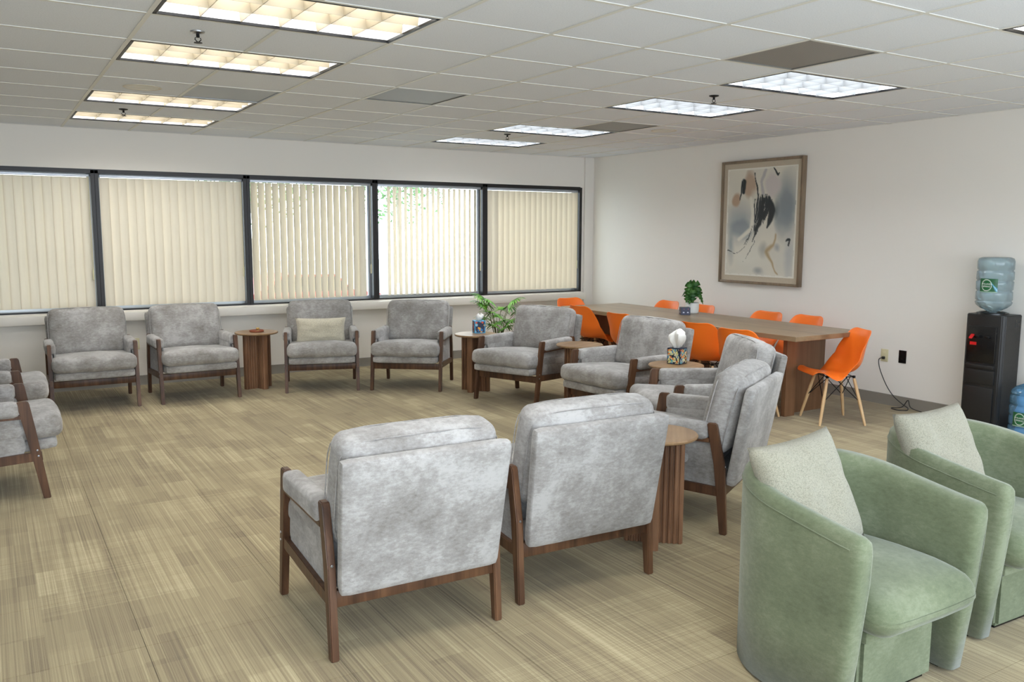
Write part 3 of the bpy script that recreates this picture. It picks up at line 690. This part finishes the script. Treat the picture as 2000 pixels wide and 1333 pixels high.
t['category'] = 'box'; t['group'] = 'small boxes'; del t['group']; t.name = 'small_box'

# ---------------------------------------------------------------- orange shell chairs
def shell_chair():
    t = thing('shell_chair', '', 'chair', group='orange shell chairs at the long table')
    prof = [(.235, .415, .165, .012), (.228, .435, .195, .015), (.18, .442, .215, .025), (.10, .435, .228, .04), (.02, .425, .235, .06), (-.06, .42, .24, .085), (-.13, .43, .243, .11), (-.18, .465, .243, .12), (-.212, .52, .236, .105),
            (-.227, .585, .226, .11), (-.238, .65, .216, .088), (-.246, .71, .206, .062), (-.253, .755, .19, .04), (-.258, .780, .165, .024), (-.263, .790, .12, .012)]
    P = [Vector((y, z)) for y, z, _, _ in prof]; n = 14; bm = bmesh.new(); rows = []
    for i, (y, z, hw, cu) in enumerate(prof):
        d = (P[min(i + 1, len(P) - 1)] - P[max(i - 1, 0)]).normalized(); nr = Vector((-d.y, d.x)); nr = nr if (nr.y > 0 or nr.x > 0) else -nr
        if nr.x < 0 and nr.y < .5: nr = -nr
        row = []
        for j in range(n + 1):
            u = -1 + 2 * j / n; k = cu * abs(u) ** 2.4; row.append(bm.verts.new((u * hw, y + nr.x * k, z + nr.y * k)))
        rows.append(row)
    for a, b in zip(rows, rows[1:]):
        for j in range(n): bm.faces.new((a[j], a[j + 1], b[j + 1], b[j]))
    bmesh.ops.recalc_face_normals(bm, faces=bm.faces)
    mb = MB(); mb.add(bm); o = mb.build('seat_shell', 'orange_plastic', t, 180)
    s = o.modifiers.new('thickness', 'SOLIDIFY'); s.thickness = .006; s.offset = 0; q = o.modifiers.new('smooth', 'SUBSURF'); q.levels = 1; q.render_levels = 1
    tops = {}; feet = {}
    for sx in (-1, 1):
        for sy in (-1, 1):
            a = Vector((sx * .125, sy * .115 - .01, .395)); b = Vector((sx * .205, sy * .195 - .01, 0)); tops[(sx, sy)] = a; feet[(sx, sy)] = b
            MB().tube([b, b + (a - b) * .08, b + (a - b) * .5, b + (a - b) * .95, a], [.009, .0115, .0145, .0135, .009], 12).build('leg', 'beech', t)
    br = MB(); pt_ = lambda k, f_: feet[k] + (tops[k] - feet[k]) * f_
    K = [(-1, -1), (1, -1), (1, 1), (-1, 1)]
    for i in range(4):
        a, b = K[i], K[(i + 1) % 4]; mida = (tops[a] + tops[b]) / 2
        br.tube([pt_(a, .50), Vector((mida.x * .5 + tops[b].x * .5, mida.y * .5 + tops[b].y * .5, .402))], .0035, 6)
        br.tube([pt_(b, .50), Vector((mida.x * .5 + tops[a].x * .5, mida.y * .5 + tops[a].y * .5, .402))], .0035, 6)
        br.tube([tops[a] + Vector((0, 0, .008)), tops[b] + Vector((0, 0, .008))], .004, 6)
    br.build('wire_brace', 'black_metal', t)
    for k in K: MB().lathe([(0, 0), (.012, 0), (.012, .02), (0, .02)], 12, tuple(tops[k] + Vector((0, 0, -.002)))).build('mount', 'black_metal', t)
    return t
OC = [(5.385, .95, 62, 'orange shell chair standing alone at the near end of the long table'), (5.10, 3.93, -88, 'orange shell chair with its back fully visible, left of the far end of the table'), (4.93, 3.04, -84, 'orange shell chair on the near table side, partly hidden behind the middle armchair'),
      (4.97, 2.03, -72, 'orange shell chair rising behind the patterned tissue box armchair'), (4.90, 1.45, -78, 'orange shell chair just behind the side view armchair, nearest along the near table edge'),
      (5.40, 4.63, 180, 'orange shell chair at the far head of the table near the corner'), (5.96, 3.92, 90, 'orange shell chair on the wall side, left of the navy box'), (5.92, 3.30, 90, 'orange shell chair on the wall side hidden behind the white plant pot'),
      (5.93, 2.36, 92, 'orange shell chair on the wall side below the painting, left of its neighbour'), (5.95, 1.88, 88, 'orange shell chair on the wall side nearest the right end of the table')]
oc0 = shell_chair()
for k, (x, y, a, lab) in enumerate(OC):
    c = oc0 if k == 0 else copy_tree(oc0)
    c.location = (x, y, 0); c.rotation_euler = (0, 0, R_(a)); c['label'] = lab

# ---------------------------------------------------------------- palm on the floor
pm = thing('potted_palm', 'feathery green palm standing behind the armchairs near the windows', 'plant', (4.18, 4.52, 0))
MB().lathe([(0, 0), (.12, 0), (.135, .02), (.16, .40), (.165, .42), (.152, .42), (.15, .39), (0, .39)], 36).build('pot', 'pot_white', pm)
MB().lathe([(0, .391), (.149, .391), (.149, .396), (0, .40)], 24).build('soil', 'soil', pm)
rp = random.Random(4)
VR = Vector((.85, -.52, 0)); VF = Vector((.52, .85, 0))
PF = [(-.19, .80, -.02, .17), (-.20, .88, .02, .16), (-.13, .78, .05, .17), (-.07, .70, -.08, .17), (-.02, .64, .06, .16), (.05, .60, -.06, .17), (.12, .76, .05, .18), (.18, .84, -.03, .18), (.10, .54, -.08, .14), (-.15, .62, .08, .16),
      (.21, .70, .06, .16), (-.07, .56, -.1, .15), (.03, .72, .1, .16), (.16, .62, -.05, .16), (-.11, .84, -.04, .15), (.0, .56, .02, .17)]
for k, (dx, dz, fwd, size) in enumerate(PF):
    tip = VR * dx + VF * fwd; tip.z = dz; base = VR * dx * .15 + VF * fwd * .2; base.z = .38
    mid = (base + tip) / 2; mid.z += .04; mid -= (VR * dx) * .12
    MB().tube([base, base.lerp(mid, .5), mid, mid.lerp(tip, .6), tip], [.0045, .004, .0035, .003, .002], 6).build('stem', 'grey_stem', pm)
    bm = bmesh.new(); out = (VR * dx + VF * fwd).normalized() if abs(dx) > .03 else VF; n = 15
    for i in range(n):
        a = R_(-115 + 230 * i / (n - 1)); side = out.cross(Vector((0, 0, 1)))
        d = (out * math.cos(a) * .75 + side * math.sin(a) + Vector((0, 0, .45 * math.cos(a) + .1))).normalized(); L = size * rp.uniform(.7, 1.0); w = .012
        px_ = d.cross(Vector((0, 0, 1))).normalized() * w; seg = 4; prev = None
        for s in range(seg + 1):
            q = s / seg; c = tip + d * L * q - Vector((0, 0, .45 * L * q * q)); ww = px_ * (math.sin(PI * (q * .85 + .12)) ** .7)
            cur = (bm.verts.new(c - ww), bm.verts.new(c + Vector((0, 0, .003))), bm.verts.new(c + ww))
            if prev: bm.faces.new((prev[0], prev[1], cur[1], cur[0])); bm.faces.new((prev[1], prev[2], cur[2], cur[1]))
            prev = cur
    mb = MB(); mb.add(bm); mb.build('frond', 'palm_green', pm, 180)

# ---------------------------------------------------------------- outlets and cord
def outlet(label, loc, rz, mat, plug):
    o = thing('wall_outlet', label, 'outlet', loc, rz)
    MB().box((.075, .006, .118), (0, .003, 0), bev=.002).build('cover_plate', mat, o)
    for s in (-1, 1):
        MB().box((.034, .004, .028), (0, .0075, s * .021), bev=.0015).build('socket', mat, o)
    return o
outlet('cream wall outlet with the black plug in it, right wall', (XR, 1.19, .462), PI / 2, 'cream_plastic', True)
outlet('black wall outlet plate on the right wall', (XR, 1.005, .470), PI / 2, 'gloss_black', False)
outlet('cream wall outlet low on the window wall behind the left armchairs', (.56, YW, .435), PI, 'cream_plastic', False)
cd = thing('power_cord', 'black power cord drooping from the cream outlet to the carpet', 'cord', (XR - .03, 1.19, .44))
def smooth(pts, n=8):
    P = [Vector(p) for p in pts]; out = []
    for i in range(len(P) - 1):
        a, b, c, d = P[max(i - 1, 0)], P[i], P[i + 1], P[min(i + 2, len(P) - 1)]
        for k in range(n):
            t_ = k / n; out.append(.5 * ((2 * b) + (c - a) * t_ + (2 * a - 5 * b + 4 * c - d) * t_ ** 2 + (-a + 3 * b - 3 * c + d) * t_ ** 3))
    return out + [P[-1]]
o3 = Vector((XR - .03, 1.19, .44))
cp = [(XR - .035, 1.19, .441), (XR - .05, 1.215, .42), (XR - .045, 1.20, .33), (XR - .05, 1.12, .19), (XR - .06, 1.03, .10), (XR - .08, .93, .05), (XR - .08, .87, .02), (XR - .12, .86, .006), (XR - .17, .93, .006), (XR - .13, 1.0, .007), (XR - .08, .93, .02), (XR - .07, .88, .09), (XR - .08, .84, .03), (XR - .07, .72, .006), (XR - .08, .58, .006), (XR - .07, .44, .006), (XR - .07, .33, .02)]
MB().tube([p - o3 for p in smooth(cp)], .0042, 8).build('cable', 'black_plastic', cd)
MB().box((.03, .026, .026), (0.012, 0, .0), bev=.006).build('plug', 'black_plastic', cd)

# ---------------------------------------------------------------- water cooler
wc = thing('water_cooler', 'tall black water cooler against the right wall', 'water cooler', (6.255, .115, 0), -PI / 2)   # local -y... front faces the room
# local frame: +x across the front, -y is the front
hw, dpt = .16, .13
fr_pts = [(-hw, .145), (-hw, -.085), (-hw + .02, -.108), (-.08, -.125), (0, -.132), (.08, -.125), (hw - .02, -.108), (hw, -.085), (hw, .145)]
MB().prism(fr_pts, 'xy', 0.012, .95, bev=.006).build('body', 'black_plastic', wc, 25)
MB().prism([(-hw + .012, .13), (-hw + .012, -.08), (0, -.115), (hw - .012, -.08), (hw - .012, .13)], 'xy', 0, .014).build('foot', 'gloss_black', wc)
MB().span((-.115, -.141, .56), (.115, -.120, .86), bev=.006).build('dispenser_panel', 'gloss_black', wc)
MB().span((-.115, -.150, .515), (.115, -.10, .545), bev=.006).build('drip_tray', 'black_plastic', wc)
MB().span((-.12, -.138, .05), (.12, -.118, .36), bev=.006).build('lower_panel', 'black_plastic', wc)
MB().span((-.12, -.1385, .385), (.12, -.118, .50), bev=.006).build('middle_panel', 'black_plastic', wc)
MB().prism([(-.142, .775), (-.142, .79), (-.175, .765), (-.178, .752)], 'yz', -.083, -.055, bev=.002).build('hot_tap', 'red_plastic', wc)
MB().span((-.03, -.17, .765), (.0, -.14, .785), bev=.004).build('room_tap', 'gloss_black', wc); MB().span((.045, -.17, .765), (.075, -.14, .785), bev=.004).build('cold_tap', 'gloss_black', wc)
MB().span((-.09, -.1425, .70), (-.035, -.1405, .725)).build('warning_sticker', 'red_plastic', wc)
vt = MB()
for i in range(2):
    for j in range(2): vt.span((hw - .001, .05 + i * .035, .85 + j * .035), (hw + .002, .078 + i * .035, .878 + j * .035), bev=.001, seg=1)
vt.build('side_vent', 'gloss_black', wc)
MB().lathe([(.12, .948), (.118, .962), (.10, .968), (.085, .958), (.06, .955), (0, .955)], 40, (0, .0, 0)).build('collar', 'gloss_black', wc)

def text_on_cyl(txt, r, size, zc, ang0, parent, mat='white_ink'):
    c = bpy.data.curves.new('txt', 'FONT'); c.body = txt; c.size = size; c.align_x = 'CENTER'; c.align_y = 'CENTER'; c.resolution_u = 2
    o = bpy.data.objects.new('txt', c); COL.objects.link(o); dg = bpy.context.evaluated_depsgraph_get(); dg.update()
    me = bpy.data.meshes.new_from_object(o.evaluated_get(dg)); bpy.data.objects.remove(o)
    for v in me.vertices:
        a = ang0 + v.co.x / r; v.co = Vector((r * math.cos(a), r * math.sin(a), zc + v.co.y))
    me.name = 'lettering'; me.materials.clear(); me.materials.append(M(mat)); q = bpy.data.objects.new('lettering', me); COL.objects.link(q); q.parent = parent; return q
def label_print(U, V):
    im = np.ones(U.shape + (3,)) * np.array([36, 104, 58.]); im = over(im, (24, 74, 44), vnoise(U, V, 6, 3) * .8)
    im = over(im, (70, 150, 190), stroke(U, V, [(.66, .3), (.8, .55), (1, .85)], [.02, .06, .14], .4)); im = over(im, (170, 210, 224), stroke(U, V, [(.7, .36), (.84, .6), (1, .88)], [.005, .02, .04], .5))
    im = over(im, (232, 238, 232), ell(U, V, .4, .48, .3, .44, .06)); im = over(im, (30, 96, 54), ell(U, V, .4, .48, .27, .39, .06)); im = over(im, (224, 232, 224), (V > .93).astype(float) * .6)
    return im
def bottle(name, label, loc, rz, mat, up, lab_ang):
    t = thing(name, label, 'water bottle', loc, rz)
    R0 = .135; prof = [(.0, 0), (.105, 0), (.125, .01), (R0, .035)]
    for k in range(4):
        z0 = .035 + k * .082; prof += [(R0, z0 + .012), (R0, z0 + .06), (R0 - .007, z0 + .068), (R0 - .007, z0 + .074), (R0, z0 + .082)]
    prof += [(R0 - .008, .385), (.10, .41), (.05, .435), (.03, .445), (.028, .49), (0, .49)]
    if up: body = MB().lathe(prof, 48)
    else: body = MB().lathe([(r, .45 - z) for r, z in prof], 48)
    # shallow diagonal ribs
    for v in body.bm.verts:
        r = math.hypot(v.co.x, v.co.y)
        if r > .12: a = math.atan2(v.co.y, v.co.x); k = 1 + .012 * math.sin(a * 6 + v.co.z * 30); v.co.x *= k; v.co.y *= k
    body.build('bottle_body', mat, t, 60)
    if up: MB().lathe([(.031, .455), (.032, .487), (.028, .497), (0, .497)], 24).build('cap', 'pot_white', t)
    z0 = .17 if up else .225; lw, lh, r = .135, .11, .141; n, mrow = 30, 24
    verts = []; xs = np.linspace(0, 1, n + 1); ys = np.linspace(0, 1, mrow + 1)
    for v in ys:
        for u in xs: a = lab_ang + (u - .5) * lw / r; verts.append((r * math.cos(a), r * math.sin(a), z0 + (.5 - v) * lh))
    faces = [(j * (n + 1) + i, (j + 1) * (n + 1) + i, (j + 1) * (n + 1) + i + 1, j * (n + 1) + i + 1) for j in range(mrow) for i in range(n)]
    me = bpy.data.meshes.new('paper_label'); me.from_pydata(verts, [], faces); U, Vv = np.meshgrid(xs, ys); c = label_print(U, Vv).reshape(-1, 3) / 255
    c = np.where(c <= .04045, c / 12.92, ((c + .055) / 1.055) ** 2.4); at = me.color_attributes.new('Col', 'FLOAT_COLOR', 'POINT'); at.data.foreach_set('color', np.concatenate([c, np.ones((len(c), 1))], 1).astype(np.float32).ravel())
    me.materials.append(M('print_gloss')); q = bpy.data.objects.new('paper_label', me); COL.objects.link(q); q.parent = t
    da = -.1 * lw / r
    for txt, dz in (('POLAND', .012), ('SPRING', -.008)): text_on_cyl(txt, r + .001, .017, z0 + dz, lab_ang + da, q)
    return t
bottle('water_bottle', 'clear upside down water bottle on top of the black cooler', (6.255, .115, .962), 0, 'clear_bottle', False, R_(-170))
bottle('water_jug', 'blue upright water bottle on the floor beside the cooler, cut by the photo edge', (6.17, -.27, 0), 0, 'blue_bottle', True, R_(-172))

# ---------------------------------------------------------------- green barrel chairs
def barrel_chair():
    t = thing('barrel_chair', '', 'armchair', group='green velvet barrel chairs')
    # plan: arms run along y, round back; front is +y locally
    Ro, T = .365, .085; ya = .30; nA = 26; path = []
    yc = -.335 + Ro - .03                       # centre of the round back
    for i in range(7): path.append((-1, ya - (ya - yc) * i / 7, None))
    arc = [PI + PI * i / nA for i in range(nA + 1)]; pts = []
    for s, y, _ in path: pts.append((Vector((-Ro, y)), Vector((-1, 0)), 0))
    for a in arc: pts.append((Vector((Ro * math.cos(a), yc + Ro * .98 * math.sin(a))), Vector((math.cos(a), math.sin(a))), 0))
    for s, y, _ in reversed(path): pts.append((Vector((Ro, y)), Vector((1, 0)), 0))
    bm = bmesh.new(); rings = []; N_ = len(pts); h0 = .012
    for k, (p, nr, _) in enumerate(pts):
        f_ = (ya - p.y) / (ya - (yc - Ro)); ht = .655 + .085 * max(0, min(1, f_ * 1.25)) ** 1.1
        endf = min(k, N_ - 1 - k); T_ = T; ring = []
        lean = .0
        sec = [(0, h0), (.0, .25), (.002, .5), (.002, ht - .045), (-.004, ht - .014), (-.02, ht), (-T_ + .028, ht - .006), (-T_ + .008, ht - .02), (-T_, ht - .055), (-T_ - .004, .5), (-T_, .25), (-T_ + .0, h0)]
        for o_, z in sec:
            q = p + nr * o_; ring.append(bm.verts.new((q.x, q.y - max(0, q.y) / ya * .06 * max(0, 1 - z / .6) ** 1.3, z)))
        rings.append(ring)
    for a, b in zip(rings, rings[1:]):
        n = len(a)
        for i in range(n): bm.faces.new((a[i], a[(i + 1) % n], b[(i + 1) % n], b[i]))
    for side in (0, -1):
        base = rings[side]; xc = sum(v.co.x for v in base) / len(base); prev = base
        for dy, sc in ((.012, .96), (.024, .86), (.032, .70), (.036, .45)):
            cur = [bm.verts.new((xc + (v.co.x - xc) * sc, v.co.y + dy, v.co.z if v.co.z < .3 else v.co.z - (1 - sc) * T * .5)) for v in base]
            for i in range(len(base)): bm.faces.new((prev[i], prev[(i + 1) % len(base)], cur[(i + 1) % len(base)], cur[i]))
            prev = cur
        bm.faces.new(prev)
    bmesh.ops.recalc_face_normals(bm, faces=bm.faces)
    mb = MB(); mb.add(bm); sh = mb.build('shell', 'green_velvet', t, 180)
    # piping seam along the rim
    for off in (.0025,):
        pp = []
        for k, (p, nr, _) in enumerate(pts):
            f_ = (ya - p.y) / (ya - (yc - Ro)); ht = .655 + .085 * max(0, min(1, f_ * 1.25)) ** 1.1; q = p + nr * off; pp.append((q.x, q.y - max(0, q.y) / ya * .06 * max(0, 1 - (ht - .045) / .6) ** 1.3, ht - .045))
        MB().tube(pp, .0024, 6).build('piping', 'green_velvet', sh)
    wi = Ro - T - .004
    def seatfn(p):
        if p.y < -.02:
            lim = math.sqrt(max(0, 1 - min(1, (-(p.y + .02) / .33)) ** 2)); lim = .25 + .75 * lim; p.x *= lim
        if p.z > 0 and p.y > .1: p.z -= .03 * ((p.y - .1) / .25) ** 2
        return p
    c = MB().soft((2 * wi - .006, .66, .15), .068, (0, .012, .018), 16, .0025, 2, seatfn); c.xf(TR((0, .05, .366))); c.build('seat_cushion', 'green_velvet', t, 70)
    MB().box((2 * wi - .10, .46, .045), (0, .05, .268), bev=.008).build('seat_rail', 'green_velvet', t)
    MB().prism([(-wi + .07, .25), (-wi + .07, -.06), (-.14, -.22), (.14, -.22), (wi - .07, -.06), (wi - .07, .25)], 'xy', .012, .243, bev=.014).build('base', 'green_velvet', t)
    MB().prism([(-wi + .09, .23), (-wi + .09, -.05), (-.12, -.2), (.12, -.2), (wi - .09, -.05), (wi - .09, .23)], 'xy', 0, .014).build('glide', 'gloss_black', t)
    for sx in (-1, 1): MB().span((sx * (Ro - T / 2) - .025, -.02, 0), (sx * (Ro - T / 2) + .025, .22, .014)).build('glide', 'gloss_black', t)
    return t
g1 = barrel_chair(); g1.location = (1.915, -1.79, 0); g1.rotation_euler = (0, 0, PI); g1['label'] = 'green velvet barrel chair in the front right corner, nearer of the two'
g2 = copy_tree(g1); g2.location = (2.90, -1.72, 0); g2.rotation_euler = (0, 0, PI - .03); g2['label'] = 'green velvet barrel chair behind, cut by the right photo edge'
pillow(.43, .43, .14, 'sage_boucle', 'throw_pillow', 'pale boucle pillow in the nearer green barrel chair', (1.80, -1.715, .655), (R_(-24), R_(-4), 0), 3, 'pale pillows in the green chairs')
pillow(.43, .43, .14, 'sage_boucle', 'throw_pillow', 'pale boucle pillow in the farther green chair at the right edge', (2.745, -1.65, .65), (R_(-24), R_(-2), R_(-4)), 6, 'pale pillows in the green chairs')

# ---------------------------------------------------------------- outside the windows
struct(MB().span((-30, YW + .25, -1.1), (45, 70, -1.0)).build('ground', 'asphalt'))
def car(label, x, y, rz, paint):
    t = thing('parked_car', label, 'car', (x, y, -1.0), rz)
    MB().prism([(-2.1, .3), (2.1, .3), (2.15, .65), (1.9, .85), (1.1, .92), (.6, 1.4), (-1.0, 1.42), (-1.7, .95), (-2.1, .85)], 'xz', -.85, .85, bev=.06).build('car_body', paint, t)
    MB().prism([(1.0, .94), (.56, 1.34), (-.95, 1.36), (-1.55, .96)], 'xz', -.862, .862).build('car_window', 'gloss_black', t)
    for sx in (-1.3, 1.3):
        for sy in (-.8, .8): MB().lathe([(0, -.1), (.3, -.1), (.32, -.06), (.32, .06), (.3, .1), (0, .1)], 20, mat=TR(rx=PI / 2)).build('wheel', 'tyre', t, loc=(sx, sy, .32))
car('red parked car seen through the open blind gaps', 7.0, 20, .1, 'car_paint_red')
def tree(label, x, y, h, r, seed):
    t = thing('street_tree', label, 'tree', (x, y, -1.0)); rr = random.Random(seed)
    MB().tube([(0, 0, 0), (.1, 0, h * .35), (0, .1, h * .7)], [.16, .12, .06], 8).build('trunk', 'bark', t)
    bm = bmesh.new()
    for k in range(1500):
        d = Vector((rr.gauss(0, 1), rr.gauss(0, 1), rr.gauss(0, .8))).normalized() * r * rr.uniform(.35, 1) + Vector((0, 0, h * .72)); s = .16
        a = Vector((rr.uniform(-1, 1), rr.uniform(-1, 1), rr.uniform(-1, 1))).normalized(); b = a.orthogonal().normalized()
        bm.faces.new([bm.verts.new(d + a * s), bm.verts.new(d + b * s * .5), bm.verts.new(d - a * s), bm.verts.new(d - b * s * .5)])
    mb = MB(); mb.add(bm); mb.build('foliage', 'outdoor_leaf', t, 180)
tree('green tree outside behind the open blind, left', 9.0, 33, 7.5, 2.8, 1); tree('green tree outside behind the open blind, right', 17.0, 36, 8.0, 3.0, 2)
